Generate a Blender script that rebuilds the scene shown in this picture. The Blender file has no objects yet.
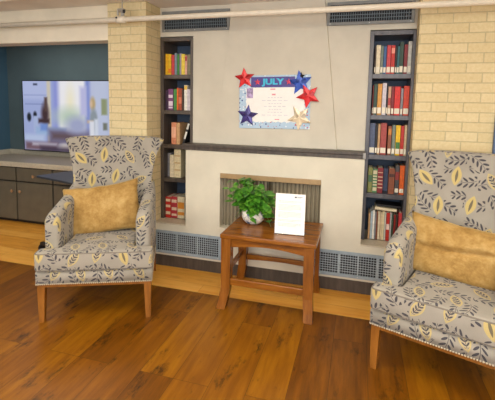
import bpy, bmesh, math, random
from mathutils import Vector, Matrix, noise
PI = math.pi
scene = bpy.context.scene
COL = scene.collection
R = math.radians

# ------------------------------------------------------------------ materials
def lin(c):
    return tuple((v/12.92 if v <= .04045 else ((v+.055)/1.055)**2.4) for v in [x/255 for x in c]) + (1,)

class G:
    """tiny node-maths builder"""
    def __init__(s, name):
        s.m = bpy.data.materials.new(name); s.m.use_nodes = True
        s.nt = s.m.node_tree; s.b = s.nt.nodes['Principled BSDF']
    def n(s, t, **kw):
        nd = s.nt.nodes.new(t)
        for k, v in kw.items(): setattr(nd, k, v)
        return nd
    def link(s, a, b): s.nt.links.new(a, b)
    def put(s, inp, v):
        if isinstance(v, (int, float, tuple, list)): inp.default_value = v
        else: s.link(v, inp)
    def M(s, op, a, b=0.0, c=None):
        nd = s.n('ShaderNodeMath', operation=op); s.put(nd.inputs[0], a); s.put(nd.inputs[1], b)
        if c is not None: s.put(nd.inputs[2], c)
        return nd.outputs[0]
    def V(s, op, a, b=None, scale=None):
        nd = s.n('ShaderNodeVectorMath', operation=op); s.put(nd.inputs[0], a)
        if b is not None: s.put(nd.inputs[1], b)
        if scale is not None: s.put(nd.inputs[3], scale)
        return nd.outputs[0]
    def sep(s, v):
        nd = s.n('ShaderNodeSeparateXYZ'); s.link(v, nd.inputs[0]); return nd.outputs
    def comb(s, x, y, z=0.0):
        nd = s.n('ShaderNodeCombineXYZ')
        for i, v in enumerate((x, y, z)): s.put(nd.inputs[i], v)
        return nd.outputs[0]
    def mix(s, f, a, b, blend='MIX'):
        nd = s.n('ShaderNodeMix', data_type='RGBA', blend_type=blend)
        s.put(nd.inputs[0], f); s.put(nd.inputs[6], a); s.put(nd.inputs[7], b)
        return nd.outputs[2]
    def coord(s, kind='Object'): return s.n('ShaderNodeTexCoord').outputs[kind]
    def noise(s, v, scale, detail=3, rough=.5):
        nd = s.n('ShaderNodeTexNoise'); s.link(v, nd.inputs['Vector'])
        nd.inputs['Scale'].default_value = scale; nd.inputs['Detail'].default_value = detail; nd.inputs['Roughness'].default_value = rough
        return nd.outputs['Fac']
    def ramp(s, f, stops):
        nd = s.n('ShaderNodeValToRGB'); s.link(f, nd.inputs[0]); e = nd.color_ramp.elements
        while len(e) < len(stops): e.new(.5)
        for i, (p, c) in enumerate(stops): e[i].position = p; e[i].color = c
        return nd.outputs[0]
    def bump(s, h, strength=.2, dist=.01):
        nd = s.n('ShaderNodeBump'); nd.inputs['Strength'].default_value = strength; nd.inputs['Distance'].default_value = dist
        s.link(h, nd.inputs['Height']); s.link(nd.outputs[0], s.b.inputs['Normal'])
    def done(s, color, rough=.6, metal=0.0, spec=None):
        s.put(s.b.inputs['Base Color'], color); s.put(s.b.inputs['Roughness'], rough); s.b.inputs['Metallic'].default_value = metal
        if spec is not None: s.b.inputs['Specular IOR Level'].default_value = spec
        return s.m

_plain = {}
def plain(name, c, rough=.6, metal=0.0, var=.10, scale=30, spec=None):
    if name in _plain: return _plain[name]
    g = G(name); f = g.noise(g.coord(), scale)
    a = lin(c); lo = tuple(x*(1-var) for x in a[:3])+(1,); hi = tuple(min(1, x*(1+var)) for x in a[:3])+(1,)
    _plain[name] = g.done(g.ramp(f, [(.3, lo), (.7, hi)]), rough, metal, spec)
    return _plain[name]

def mat_plaster(name, c, bump=.15):
    g = G(name); co = g.coord(); f = g.noise(co, 3.0, 5, .6); f2 = g.noise(co, 60, 3)
    a = lin(c); lo = tuple(x*.90 for x in a[:3])+(1,); hi = tuple(min(1, x*1.06) for x in a[:3])+(1,)
    g.bump(f2, bump, .004)
    return g.done(g.ramp(f, [(.3, lo), (.7, hi)]), .75)

def mat_brick():
    g = G('buff_brick'); uv = g.coord('UV')
    bt = g.n('ShaderNodeTexBrick'); bt.offset = .5; bt.squash = 1.0
    g.link(uv, bt.inputs['Vector'])
    for k, v in {'Scale': 1.0, 'Mortar Size': .0042, 'Mortar Smooth': .3, 'Bias': 0.0, 'Brick Width': .2035, 'Row Height': .0676}.items(): bt.inputs[k].default_value = v
    bt.inputs['Color1'].default_value = lin((226, 208, 164)); bt.inputs['Color2'].default_value = lin((216, 196, 148)); bt.inputs['Mortar'].default_value = lin((180, 166, 130))
    n1 = g.noise(g.coord(), 45, 4, .7)
    c = g.mix(.35, bt.outputs['Color'], g.ramp(n1, [(.3, lin((200, 178, 128))), (.7, lin((232, 218, 178)))]), 'MIX')
    inv = g.M('SUBTRACT', 1.0, bt.outputs['Fac']); g.bump(inv, .45, .006)
    return g.done(c, .85)

def mat_planks(name, rot, width, length, cols, knots=.5, rough=.28, shift=(0, 0)):
    g = G(name); co = g.coord()
    mp = g.n('ShaderNodeMapping'); g.link(co, mp.inputs[0]); mp.inputs['Rotation'].default_value = (0, 0, rot); mp.inputs['Location'].default_value = (*shift, 0)
    v = mp.outputs[0]
    bt = g.n('ShaderNodeTexBrick'); bt.offset = .37; bt.offset_frequency = 3; g.link(v, bt.inputs['Vector'])
    for k, q in {'Scale': 1.0, 'Mortar Size': .0014, 'Mortar Smooth': .2, 'Brick Width': length, 'Row Height': width}.items(): bt.inputs[k].default_value = q
    bt.inputs['Color1'].default_value = (0, 0, 0, 1); bt.inputs['Color2'].default_value = (1, 1, 1, 1); bt.inputs['Mortar'].default_value = (.5, .5, .5, 1)
    rnd = g.sep(bt.outputs['Color'])[0]
    st = g.V('MULTIPLY', v, (1.0, 9.0, 1.0))
    off = g.comb(g.M('MULTIPLY', rnd, 37.0), g.M('MULTIPLY', rnd, 91.0), 0.0)
    st2 = g.V('ADD', st, off)
    grain = g.noise(st2, 2.2, 6, .65)
    fine = g.noise(g.V('MULTIPLY', st2, (1.0, 6.0, 1.0)), 5, 4, .6)
    base = g.ramp(g.M('ADD', g.M('MULTIPLY', rnd, .26), g.M('MULTIPLY', grain, .74)), [(.25, lin(cols[0])), (.5, lin(cols[1])), (.8, lin(cols[2]))])
    base = g.mix(g.M('MULTIPLY', fine, .35), base, lin(cols[0]))
    kn = g.noise(g.V('MULTIPLY', g.V('ADD', v, off), (1.0, 2.2, 1.0)), 3.1, 5, .75)
    kf = g.n('ShaderNodeMapRange'); g.link(kn, kf.inputs[0]); kf.inputs[1].default_value = .56; kf.inputs[2].default_value = .68; kf.inputs[3].default_value = 0; kf.inputs[4].default_value = knots
    base = g.mix(kf.outputs[0], base, lin(cols[3]))
    base = g.mix(g.M('MULTIPLY', bt.outputs['Fac'], .7), base, lin(cols[3]))
    g.bump(g.M('SUBTRACT', fine, g.M('MULTIPLY', bt.outputs['Fac'], 1.5)), .08, .004)
    return g.done(base, g.M('ADD', rough, g.M('MULTIPLY', fine, .18)), 0, .3)

def mat_wood(name, a, b, c, axis=(9, 9, 1.2), rough=.32):
    g = G(name); v = g.V('MULTIPLY', g.coord(), axis)
    n1 = g.noise(v, 3, 6, .6); n2 = g.noise(g.V('MULTIPLY', v, (4., 4., 4.)), 4, 3, .5)
    col = g.ramp(n1, [(.28, lin(a)), (.5, lin(b)), (.75, lin(c))])
    col = g.mix(g.M('MULTIPLY', n2, .3), col, lin(a))
    return g.done(col, rough, 0, .5)

def mat_fabric():
    """warm grey linen with navy sprigs and yellow leaf shapes (UV in metres)"""
    g = G('leaf_print_fabric'); uv = g.coord('UV')
    def cell(size, ox, oy, jit, spread, base=0.0):
        p = g.sep(g.V('ADD', g.V('SCALE', uv, scale=1/size), (ox, oy, 0)))
        row = g.M('FLOOR', p[1]); px = g.M('ADD', p[0], g.M('MULTIPLY', g.M('MODULO', g.M('ADD', row, 100.0), 2.0), .5))
        cx = g.M('FLOOR', px)
        wn = g.n('ShaderNodeTexWhiteNoise', noise_dimensions='2D'); g.link(g.comb(cx, row), wn.inputs['Vector'])
        r = g.sep(wn.outputs['Color'])
        fx = g.M('SUBTRACT', g.M('SUBTRACT', g.M('SUBTRACT', px, cx), .5), g.M('MULTIPLY', g.M('SUBTRACT', r[0], .5), jit))
        fy = g.M('SUBTRACT', g.M('SUBTRACT', g.M('SUBTRACT', p[1], row), .5), g.M('MULTIPLY', g.M('SUBTRACT', r[1], .5), jit))
        an = g.M('ADD', g.M('MULTIPLY', r[2], spread), base); ca = g.M('COSINE', an); sa = g.M('SINE', an)
        lx = g.M('MULTIPLY', g.M('ADD', g.M('MULTIPLY', fx, ca), g.M('MULTIPLY', fy, sa)), size)
        ly = g.M('MULTIPLY', g.M('SUBTRACT', g.M('MULTIPLY', fy, ca), g.M('MULTIPLY', fx, sa)), size)
        return lx, ly, r
    def lt(a, b): return g.M('LESS_THAN', a, b)
    def sprig(lx, ly, L, pitch, wx, h, hy, bend, stem=.0013):
        ly = g.M('ADD', ly, g.M('MULTIPLY', g.M('MULTIPLY', lx, lx), bend))
        a = g.M('ABSOLUTE', ly)
        inside = lt(g.M('ABSOLUTE', lx), L)
        st = lt(a, stem)
        q = g.M('DIVIDE', g.M('SUBTRACT', lx, g.M('MULTIPLY', a, .9)), pitch)
        f = g.M('MULTIPLY', g.M('SUBTRACT', g.M('FRACT', q), .5), pitch)
        e = g.M('ADD', g.M('POWER', g.M('ABSOLUTE', g.M('DIVIDE', f, wx)), 2.0), g.M('POWER', g.M('ABSOLUTE', g.M('DIVIDE', g.M('SUBTRACT', a, h), hy)), 2.0))
        return g.M('MULTIPLY', g.M('MAXIMUM', st, lt(e, 1.0)), inside)
    # yellow leaves
    lx, ly, r = cell(.180, .73, .42, .28, 2.0, .45)
    hw = g.M('MULTIPLY', g.M('SUBTRACT', 1.0, g.M('POWER', g.M('ABSOLUTE', g.M('DIVIDE', lx, .064)), 2.0)), .029)
    a = g.M('ABSOLUTE', ly)
    leaf = lt(a, hw); inner = lt(a, g.M('SUBTRACT', hw, .0075)); near = lt(a, g.M('ADD', hw, .008))
    solid = lt(r[0], .30)
    ins = sprig(lx, ly, .044, .021, .0058, .0095, .0085, 0.0)
    core = lt(a, g.M('SUBTRACT', g.M('MULTIPLY', hw, .62), .010))
    # navy sprigs, two layers
    s1x, s1y, _ = cell(.150, .1, .4, .22, 6.28); s1 = sprig(s1x, s1y, .066, .0330, .0088, .0185, .0142, 3.0)
    s2x, s2y, _ = cell(.170, .62, .77, .30, 6.28); s2 = sprig(s2x, s2y, .046, .030, .0080, .0165, .0125, -4.0)
    s = g.M('MULTIPLY', g.M('MAXIMUM', s1, g.M('MULTIPLY', s2, g.M('SUBTRACT', 1.0, lt(g.M('ADD', g.M('POWER', g.M('DIVIDE', s1x, .084), 2.0), g.M('POWER', g.M('DIVIDE', s1y, .056), 2.0)), 1.0)))), g.M('SUBTRACT', 1.0, near))
    weave = g.noise(uv, 420, 2); mott = g.noise(uv, 7, 3)
    ground = g.ramp(g.M('ADD', g.M('MULTIPLY', weave, .5), g.M('MULTIPLY', mott, .5)), [(.3, lin((142, 136, 125))), (.7, lin((167, 160, 148)))])
    yel = g.ramp(weave, [(.3, lin((178, 157, 98))), (.7, lin((202, 183, 126)))])
    navy = g.ramp(weave, [(.3, lin((60, 58, 64))), (.7, lin((82, 79, 84)))])
    inner_col = g.mix(ins, lin((172, 160, 134)), navy)
    inner_col = g.mix(g.M('MULTIPLY', solid, 1.0), inner_col, g.mix(core, yel, g.mix(.22, navy, yel)))
    leafc = g.mix(inner, yel, inner_col)
    c = g.mix(s, ground, navy); c = g.mix(leaf, c, leafc)
    g.bump(weave, .15, .002)
    g.b.inputs['Sheen Weight'].default_value = .15
    return g.done(c, .9, 0, .2)

def mat_velvet():
    g = G('gold_velvet'); co = g.coord()
    n1 = g.noise(co, 9, 5, .65); n2 = g.noise(co, 70, 3)
    c = g.ramp(g.M('ADD', g.M('MULTIPLY', n1, .85), g.M('MULTIPLY', n2, .15)), [(.3, lin((138, 103, 50))), (.5, lin((170, 134, 74))), (.72, lin((197, 165, 106)))])
    g.bump(n1, .5, .03); g.b.inputs['Sheen Weight'].default_value = .5; g.b.inputs['Sheen Roughness'].default_value = .35
    g.b.inputs['Sheen Tint'].default_value = lin((240, 215, 150))
    return g.done(c, .75, 0, .3)

def mat_leaf():
    g = G('pothos_leaf'); f = g.noise(g.coord(), 22, 3)
    return g.done(g.ramp(f, [(.3, lin((34, 82, 18))), (.5, lin((66, 128, 30))), (.72, lin((118, 172, 56)))]), .42)

def mat_ceramic():
    g = G('patterned_ceramic'); f = g.noise(g.coord(), 26, 4, .6)
    return g.done(g.ramp(f, [(.40, lin((96, 116, 150))), (.48, lin((232, 228, 218))), (.62, lin((235, 231, 222))), (.68, lin((150, 160, 150)))]), .2)

def mat_curtain():
    g = G('pleated_screen_mesh'); x = g.sep(g.coord())[0]
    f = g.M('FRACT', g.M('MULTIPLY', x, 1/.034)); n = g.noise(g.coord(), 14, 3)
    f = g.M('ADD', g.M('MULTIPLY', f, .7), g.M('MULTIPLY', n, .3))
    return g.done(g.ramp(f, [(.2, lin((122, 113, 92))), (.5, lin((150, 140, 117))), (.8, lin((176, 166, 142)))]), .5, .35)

def mat_vcol(name, emit=0.0, rough=.3):
    g = G(name); at = g.n('ShaderNodeAttribute', attribute_name='Col')
    c = at.outputs['Color']
    if emit:
        g.b.inputs['Base Color'].default_value = (.01, .01, .01, 1); g.link(c, g.b.inputs['Emission Color']); g.b.inputs['Emission Strength'].default_value = emit
        g.b.inputs['Roughness'].default_value = rough; return g.m
    return g.done(c, rough)

def mat_foil(name, c):
    g = G(name); v = g.n('ShaderNodeTexVoronoi'); g.link(g.coord(), v.inputs['Vector']); v.inputs['Scale'].default_value = 38
    a = lin(c); r = g.sep(v.outputs['Color'])[0]
    g.bump(r, .5, .01)
    return g.done(g.ramp(r, [(0., tuple(x*.55 for x in a[:3])+(1,)), (1., tuple(min(1, x*1.35+.02) for x in a[:3])+(1,))]), .25, .25)

def mat_confetti():
    g = G('confetti_border'); v = g.n('ShaderNodeTexVoronoi'); g.link(g.coord(), v.inputs['Vector']); v.inputs['Scale'].default_value = 42
    d = v.outputs['Distance']; r = g.sep(v.outputs['Color'])[0]
    dot = g.M('LESS_THAN', d, .30)
    dc = g.ramp(r, [(.3, lin((60, 86, 150))), (.34, lin((236, 240, 246))), (.72, lin((236, 240, 246))), (.78, lin((196, 90, 110)))])
    return g.done(g.mix(dot, lin((178, 204, 226)), dc), .5)

FAB = mat_fabric(); VELVET = mat_velvet(); BRICK = mat_brick()
WALL = mat_plaster('warm_plaster', (208, 201, 184)); WALL2 = mat_plaster('cream_panel', (214, 207, 188), .08)
CEIL = mat_plaster('ceiling_paint', (238, 230, 220)); SOFF = mat_plaster('soffit_paint', (236, 226, 204), .05)
TEAL = mat_plaster('teal_paint', (74, 92, 98), .06); TEALB = mat_plaster('blue_teal_paint', (56, 90, 112), .06)
DARKWOOD = mat_wood('dark_stained_wood', (58, 50, 44), (76, 67, 60), (96, 86, 76), rough=.45)
SHELFM = mat_wood('charcoal_bookcase_paint', (62, 58, 58), (80, 76, 76), (98, 94, 94), rough=.4)
INSIDE = plain('bookcase_back_paint', (66, 82, 104), .6)
CHAIRWOOD = mat_wood('chair_walnut', (108, 64, 18), (142, 88, 30), (166, 108, 42))
TABLEWOOD = mat_wood('cherry_table_wood', (98, 54, 8), (134, 78, 18), (162, 104, 34), axis=(1.2, 9, 9), rough=.22)
FLOORM = mat_planks('oak_planks', PI/2, .205, 1.75, [(80, 43, 2), (124, 73, 5), (162, 106, 12), (36, 20, 5)], .92, shift=(.3, .09))
BORDER = mat_planks('honey_oak_planks', 0, .145, 2.1, [(196, 128, 40), (226, 162, 66), (242, 188, 96), (150, 92, 32)], .35, .3, shift=(.4, .07))
PIPE = plain('cream_pipe_paint', (232, 222, 202), .4, var=.04)
VENTF = plain('blue_grey_vent_paint', (146, 160, 170), .45); VENTF2 = plain('grey_vent_paint', (128, 130, 128), .45)
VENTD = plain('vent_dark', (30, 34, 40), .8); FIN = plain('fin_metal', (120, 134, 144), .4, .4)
FIN2 = plain('pale_fin_metal', (172, 186, 194), .4, .1)
CAB = plain('taupe_cabinet_paint', (104, 96, 80), .45, scale=8); COUNTER = plain('pale_counter_laminate', (196, 184, 162), .35, scale=50)
COUNTERTOP = plain('grey_counter_laminate', (140, 130, 116), .4, scale=50)
KNOB = plain('bronze_knob', (186, 146, 108), .35, .3); BLACK = plain('black_plastic', (22, 23, 26), .4)
PAPER = plain('white_paper', (246, 244, 240), .6, var=.02); CREAMTRIM = plain('nailhead_cream', (192, 180, 154), .4)
PAGES = plain('page_block', (222, 210, 184), .8)

# ------------------------------------------------------------------ mesh helpers
def boxuv(me, du=0, dv=0, k=1.0):
    uv = me.uv_layers.new(name='UVMap').data
    for p in me.polygons:
        n = p.normal; ax = max(range(3), key=lambda i: abs(n[i]))
        for li in p.loop_indices:
            c = me.vertices[me.loops[li].vertex_index].co
            u, v = ((c.y, c.z), (c.x, c.z), (c.x, c.y))[ax]
            if ax == 0: u += .37
            if k != 1: u, v = u/k, 1.49+(v-1.49)/k
            uv[li].uv = (u+du, v+dv)

def mk(name, bm, mat, parent=None, loc=(0, 0, 0), rot=(0, 0, 0), smooth=False, uv=None, subs=0, link=True):
    bmesh.ops.recalc_face_normals(bm, faces=bm.faces)
    me = bpy.data.meshes.new(name); bm.to_mesh(me); bm.free()
    if smooth: me.polygons.foreach_set('use_smooth', [True]*len(me.polygons))
    for m in (mat if isinstance(mat, (list, tuple)) else [mat]): me.materials.append(m)
    if uv is not None: boxuv(me, *uv)
    o = bpy.data.objects.new(name, me); COL.objects.link(o)
    o.parent = parent; o.location = loc; o.rotation_euler = rot
    if subs: md = o.modifiers.new('Subdivision', 'SUBSURF'); md.levels = md.render_levels = subs
    return o

def B(): return bmesh.new()
def box(bm, x0, x1, y0, y1, z0, z1, bev=0, seg=2, mi=0, rot=None):
    before = set(bm.faces)
    r = bmesh.ops.create_cube(bm, size=1.0); vs = r['verts']
    c = Vector(((x0+x1)/2, (y0+y1)/2, (z0+z1)/2))
    for v in vs: v.co = Vector((v.co.x*(x1-x0), v.co.y*(y1-y0), v.co.z*(z1-z0)))
    if bev:
        es = list({e for v in vs for e in v.link_edges})
        bmesh.ops.bevel(bm, geom=es, offset=bev, segments=seg, profile=.5, affect='EDGES')
    fs = [f for f in bm.faces if f not in before]
    vv = list({v for f in fs for v in f.verts})
    for v in vv:
        if rot is not None: v.co = rot @ v.co
        v.co += c
    for f in fs: f.material_index = mi
    return bm
def tube(bm, pts, rad, n=10, closed=False, cap=True):
    pts = [Vector(p) for p in pts]; rings = []; up = Vector((0, 0, 1)); N = len(pts)
    for i, p in enumerate(pts):
        if closed: d = pts[(i+1) % N]-pts[i-1]
        else: d = pts[min(i+1, N-1)]-pts[max(i-1, 0)]
        d.normalize(); u = up if abs(d.z) < .95 else Vector((1, 0, 0))
        a = d.cross(u).normalized(); b = d.cross(a).normalized(); r = rad[i] if isinstance(rad, (list, tuple)) else rad
        rings.append([bm.verts.new(p+a*r*math.cos(2*PI*k/n)+b*r*math.sin(2*PI*k/n)) for k in range(n)])
    for i in range(N if closed else N-1):
        A, C = rings[i], rings[(i+1) % N]
        for k in range(n): bm.faces.new((A[k], A[(k+1) % n], C[(k+1) % n], C[k]))
    if cap and not closed: bm.faces.new(rings[0][::-1]); bm.faces.new(rings[-1])
    return bm
def lathe(bm, prof, n=32):
    rings = []
    for r, z in prof: rings.append([bm.verts.new((r*math.cos(2*PI*k/n), r*math.sin(2*PI*k/n), z)) for k in range(n)])
    for A, C in zip(rings, rings[1:]):
        for k in range(n): bm.faces.new((A[k], A[(k+1) % n], C[(k+1) % n], C[k]))
    bm.faces.new(rings[0][::-1]); bm.faces.new(rings[-1])
    return bm
def loft(bm, rings, cap=True):
    V = [[bm.verts.new(p) for p in r] for r in rings]; n = len(V[0])
    for A, C in zip(V, V[1:]):
        for k in range(n): bm.faces.new((A[k], A[(k+1) % n], C[(k+1) % n], C[k]))
    if cap: bm.faces.new(V[0][::-1]); bm.faces.new(V[-1])
    return V
def prism(bm, poly, axis, a, b):
    """poly in the two other axes, extruded from a to b along axis"""
    def pt(p, t): return {0: (t, p[0], p[1]), 1: (p[0], t, p[1]), 2: (p[0], p[1], t)}[axis]
    loft(bm, [[pt(p, a) for p in poly], [pt(p, b) for p in poly]]); return bm
def bevel_all(bm, w, seg=2, angle=.5):
    es = [e for e in bm.edges if len(e.link_faces) == 2 and e.calc_face_angle(0) > angle]
    bmesh.ops.bevel(bm, geom=es, offset=w, segments=seg, profile=.5, affect='EDGES', clamp_overlap=True); return bm

def tag(o, label, cat, group=None, kind=None):
    o['label'] = label; o['category'] = cat
    if group: o['group'] = group
    if kind: o['kind'] = kind
    return o
def thing(name, label, cat, loc=(0, 0, 0), rz=0, group=None):
    o = bpy.data.objects.new(name, None); COL.objects.link(o); o.location = loc; o.rotation_euler = (0, 0, rz); o.empty_display_size = .1
    return tag(o, label, cat, group)
def struct(name, bm, mat, label, cat, **kw):
    return tag(mk(name, bm, mat, **kw), label, cat, kind='structure')
def copy_tree(o, parent=None):
    c = o.copy(); COL.objects.link(c); c.parent = parent
    for ch in list(o.children): copy_tree(ch, c)
    return c

# ------------------------------------------------------------------ the room (metres; fireplace wall runs along X, y grows away from the camera)
CZ = 2.36
struct('floor', box(B(), -4.9, 3.2, -5.6, -.5, -.08, 0), FLOORM, 'glossy brown oak plank floor in front of the armchairs', 'floor')
struct('floor_border', box(B(), -4.9, 3.2, -.5, 1.15, -.08, 0), BORDER, 'lighter honey oak floor strip along the fireplace and cabinets', 'floor')
struct('ceiling', box(B(), -4.9, 3.2, -5.6, 1.15, CZ, CZ+.1), CEIL, 'beige painted ceiling', 'ceiling')
struct('wall_back', box(B(), -1.90, .96, .30, .40, 0, CZ), WALL, 'rear plaster wall behind the bookcases', 'wall')
# upper plaster facing around the bookcases, at the plane y=0
bm = B()
box(bm, -1.447, .060, 0, .30, .40, 2.105)
box(bm, -1.772, .396, 0, .30, 2.105, CZ)
struct('wall_chimney', bm, WALL, 'beige plaster chimney wall between the two bookcases', 'wall')
# tapered hood
bm = B()
def hood(z, y): 
    t = (z-1.153)/(2.21-1.153); h = .535+(.412-.535)*t
    return [(-.691-h, 0), (-.691-h+.006, y), (-.691+h-.006, y), (-.691+h, 0)]
loft(bm, [[(x, y, z) for x, y in hood(z, -.016)] for z in (1.153, CZ)])
struct('trim_1', bm, WALL, 'tapered plaster hood above the mantel, wider at its foot', 'chimney hood')
# hearth panel with opening, plus low base running from column to column
OX0, OX1, OZ0, OZ1 = -1.13, -.265, .43, .912
bm = B(); F = -.13
box(bm, -1.455, OX0, F, 0, .113, 1.10); box(bm, OX1, .062, F, 0, .113, 1.10); box(bm, OX0, OX1, F, 0, OZ1, 1.10)
box(bm, OX0, OX1, F, 0, .113, OZ0); box(bm, OX0, OX1, -.02, 0, OZ0, OZ1)
box(bm, -1.772, -1.455, F, 0, .113, .405); box(bm, .062, .396, F, 0, .113, .405)
struct('wall_hearth', bm, WALL2, 'cream lower fireplace surround panel with a rectangular opening', 'wall')
struct('baseboard_back', box(B(), -1.772, .396, -.112, 0, 0, .113), DARKWOOD, 'dark stained recessed plinth board under the fireplace panel', 'baseboard')
# bookcase ledges
for x0, x1, w in ((-1.772, -1.455, 'left'), (.062, .396, 'right')):
    struct('trim_2' if w == 'left' else 'trim_3', box(B(), x0, x1, F-.004, .02, .405, .418, .003), COUNTER, f'pale ledge under the {w} bookcase', 'ledge')
# mantel
t = thing('mantel_shelf', 'long dark wooden mantel strip across the fireplace panel', 'mantel', (-.70, -.08, 1.10)); t['kind'] = 'structure'
mk('shelf_board', box(B(), -.785, .768, -.072, .10, .030, .053, .004), DARKWOOD, t)
mk('fascia', box(B(), -.780, .763, -.062, .10, 0, .030, .003), DARKWOOD, t)
mk('end_cap', box(B(), .745, .769, -.076, -.06, .002, .052, .003), plain('worn_grey_metal', (140, 136, 130), .4, .5), t)
# brick columns
struct('brick_column', box(B(), -2.148, -1.772, -.25, 0.0, 0, CZ), BRICK, 'narrow buff brick column between television alcove and left bookcase', 'column', uv=(.089, .0095))
struct('brick_column', box(B(), .3965, .96, -.13, 0.0, 0, CZ), BRICK, 'wide buff brick column right of the right bookcase', 'column', uv=(.018, .0095, 1.04))
struct('wall_right', box(B(), .96, 3.2, -.13, -.02, 0, CZ), BRICK, 'buff brick wall continuing to the right', 'wall', uv=(.018, .0095, 1.04))
struct('wall_side', box(B(), 3.2, 3.3, -5.6, -.10, 0, CZ), WALL, 'plain plaster side wall out of view on the right', 'wall')
# alcove with the television
struct('wall_alcove', box(B(), -4.80, -1.90, 1.05, 1.15, 0, CZ), TEAL, 'dark teal alcove wall behind the television', 'wall')
struct('wall_left', box(B(), -4.80, -4.70, -5.6, 1.05, 0, CZ), TEALB, 'blue painted side wall of the alcove', 'wall')
struct('wall_alcove_side', box(B(), -1.90, -1.80, .40, 1.15, 0, CZ), TEAL, 'alcove side wall hidden behind the brick column', 'wall')
bm = B(); box(bm, -4.70, -2.148, -.25, -.09, 2.045, 2.19, .006); box(bm, -4.70, -2.148, -.19, -.09, 2.19, CZ)
struct('trim_4', bm, SOFF, 'cream stepped beam across the top of the television alcove', 'beam')
# backsplash
bm = B(); box(bm, -4.70, -1.95, 1.03, 1.05, .768, .832); box(bm, -4.70, -4.68, .45, 1.03, .768, .832)
struct('trim_5', bm, plain('backsplash_paint', (168, 162, 146), .5), 'low grey backsplash strip above the counter', 'backsplash')

# ------------------------------------------------------------------ pipes
t = thing('ceiling_pipe', 'cream painted pipe running below the ceiling across the whole view', 'pipe', (-1.0, -.36, 2.19))
mk('pipe_run', tube(B(), [(-3.7, 0, 0), (4.15, 0, 0)], .021, 14), PIPE, t, smooth=True)
bm = B(); tube(bm, [(-.985, 0, 0), (-.90, 0, 0)], .029, 14); 
mk('coupling', bm, PIPE, t, smooth=True)
bm = B(); tube(bm, [(-.93, 0, .02), (-.93, 0, .075)], .012, 10); tube(bm, [(-.93, 0, .06), (-.925, 0, .169)], .005, 8)
box(bm, -.965, -.905, -.02, .02, .060, .088, .006); tube(bm, [(-.955, -.02, .03), (-.955, -.02, .07)], .009, 8); tube(bm, [(-.905, -.02, .028), (-.905, -.02, .075)], .009, 8)
mk('hanger_bracket', bm, plain('galvanised_clamp', (178, 174, 166), .35, .6), t)
mk('bolt', tube(B(), [(-.897, -.024, .045), (-.897, -.024, .072)], .010, 8), BLACK, t)
mk('bolt', tube(B(), [(-.965, -.034, .01), (-.965, -.02, .01)], .007, 8), BLACK, t)
tag(mk('conduit_pipe', tube(B(), [(-2.1, 0, 0), (1.1, 0, 0)], .020, 12), PIPE, loc=(-2.6, -.62, 2.338), smooth=True), 'thin upper pipe close to the ceiling above the television alcove', 'pipe')

# ------------------------------------------------------------------ air vents
def vent(label, x0, x1, z0, z1, yf, fm, fins, bars, border, sections, group, fw=.0016, FIN=FIN):
    t = thing('air_vent', label, 'vent', ((x0+x1)/2, yf, z0), 0, group); w = (x1-x0)/2; h = z1-z0
    bm = B(); b = border
    box(bm, -w, w, -.012, 0, 0, b, .002); box(bm, -w, w, -.012, 0, h-b, h, .002); box(bm, -w, -w+b, -.012, 0, b, h-b, .002); box(bm, w-b, w, -.012, 0, b, h-b, .002)
    mk('frame', bm, fm, t)
    mk('duct_shade_sheet', box(B(), -w+b, w-b, -.0015, 0, b, h-b), VENTD, t)  # solid dark sheet stands in for the shade inside the duct
    bm = B(); iw = 2*(w-b)
    for i in range(1, fins):
        x = -w+b+iw*i/fins; box(bm, x-fw, x+fw, -.008, -.001, b, h-b)
    for i in range(1, bars):
        z = b+(h-2*b)*i/bars; box(bm, -w+b, w-b, -.0065, -.001, z-fw, z+fw)
    for i in range(1, sections):
        x = -w+b+iw*i/sections; box(bm, x-.006, x+.006, -.010, -.001, b, h-b)
    mk('grille', bm, FIN, t)
    for sx in (-.92, 0, .92):
        mk('screw', tube(B(), [(sx*w, -.014, b*.5), (sx*w, -.011, b*.5)], .004, 8), plain('screw_head', (206, 206, 200), .3, .6), t)
    return t
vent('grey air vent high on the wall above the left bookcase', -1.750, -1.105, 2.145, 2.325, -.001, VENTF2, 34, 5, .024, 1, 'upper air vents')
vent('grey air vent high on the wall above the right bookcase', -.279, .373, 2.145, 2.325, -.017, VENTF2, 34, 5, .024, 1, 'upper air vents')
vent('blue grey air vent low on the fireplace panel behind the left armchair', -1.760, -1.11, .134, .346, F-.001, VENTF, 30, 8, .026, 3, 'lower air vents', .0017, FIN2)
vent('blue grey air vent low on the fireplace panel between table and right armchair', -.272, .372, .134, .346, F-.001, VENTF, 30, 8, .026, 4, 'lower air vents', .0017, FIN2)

# ------------------------------------------------------------------ fireplace screen
t = thing('fireplace_screen', 'pleated metal mesh curtain closing the fireplace opening', 'fire screen', ((OX0+OX1)/2, -.08, OZ0))
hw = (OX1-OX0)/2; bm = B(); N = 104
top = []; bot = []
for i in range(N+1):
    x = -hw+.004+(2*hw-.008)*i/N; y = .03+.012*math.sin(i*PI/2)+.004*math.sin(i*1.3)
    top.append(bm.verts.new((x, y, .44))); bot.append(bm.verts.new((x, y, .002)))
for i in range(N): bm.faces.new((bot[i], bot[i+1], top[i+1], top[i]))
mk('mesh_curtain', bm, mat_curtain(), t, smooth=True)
mk('lintel', box(B(), -hw+.001, hw-.001, -.052, .02, .438, .481, .003), plain('tan_metal_lintel', (168, 140, 100), .4, .3), t)
mk('centre_stile', box(B(), -.01, .006, .0, .012, .002, .438, .002), plain('dark_brass', (86, 78, 60), .4, .5), t)

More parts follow.
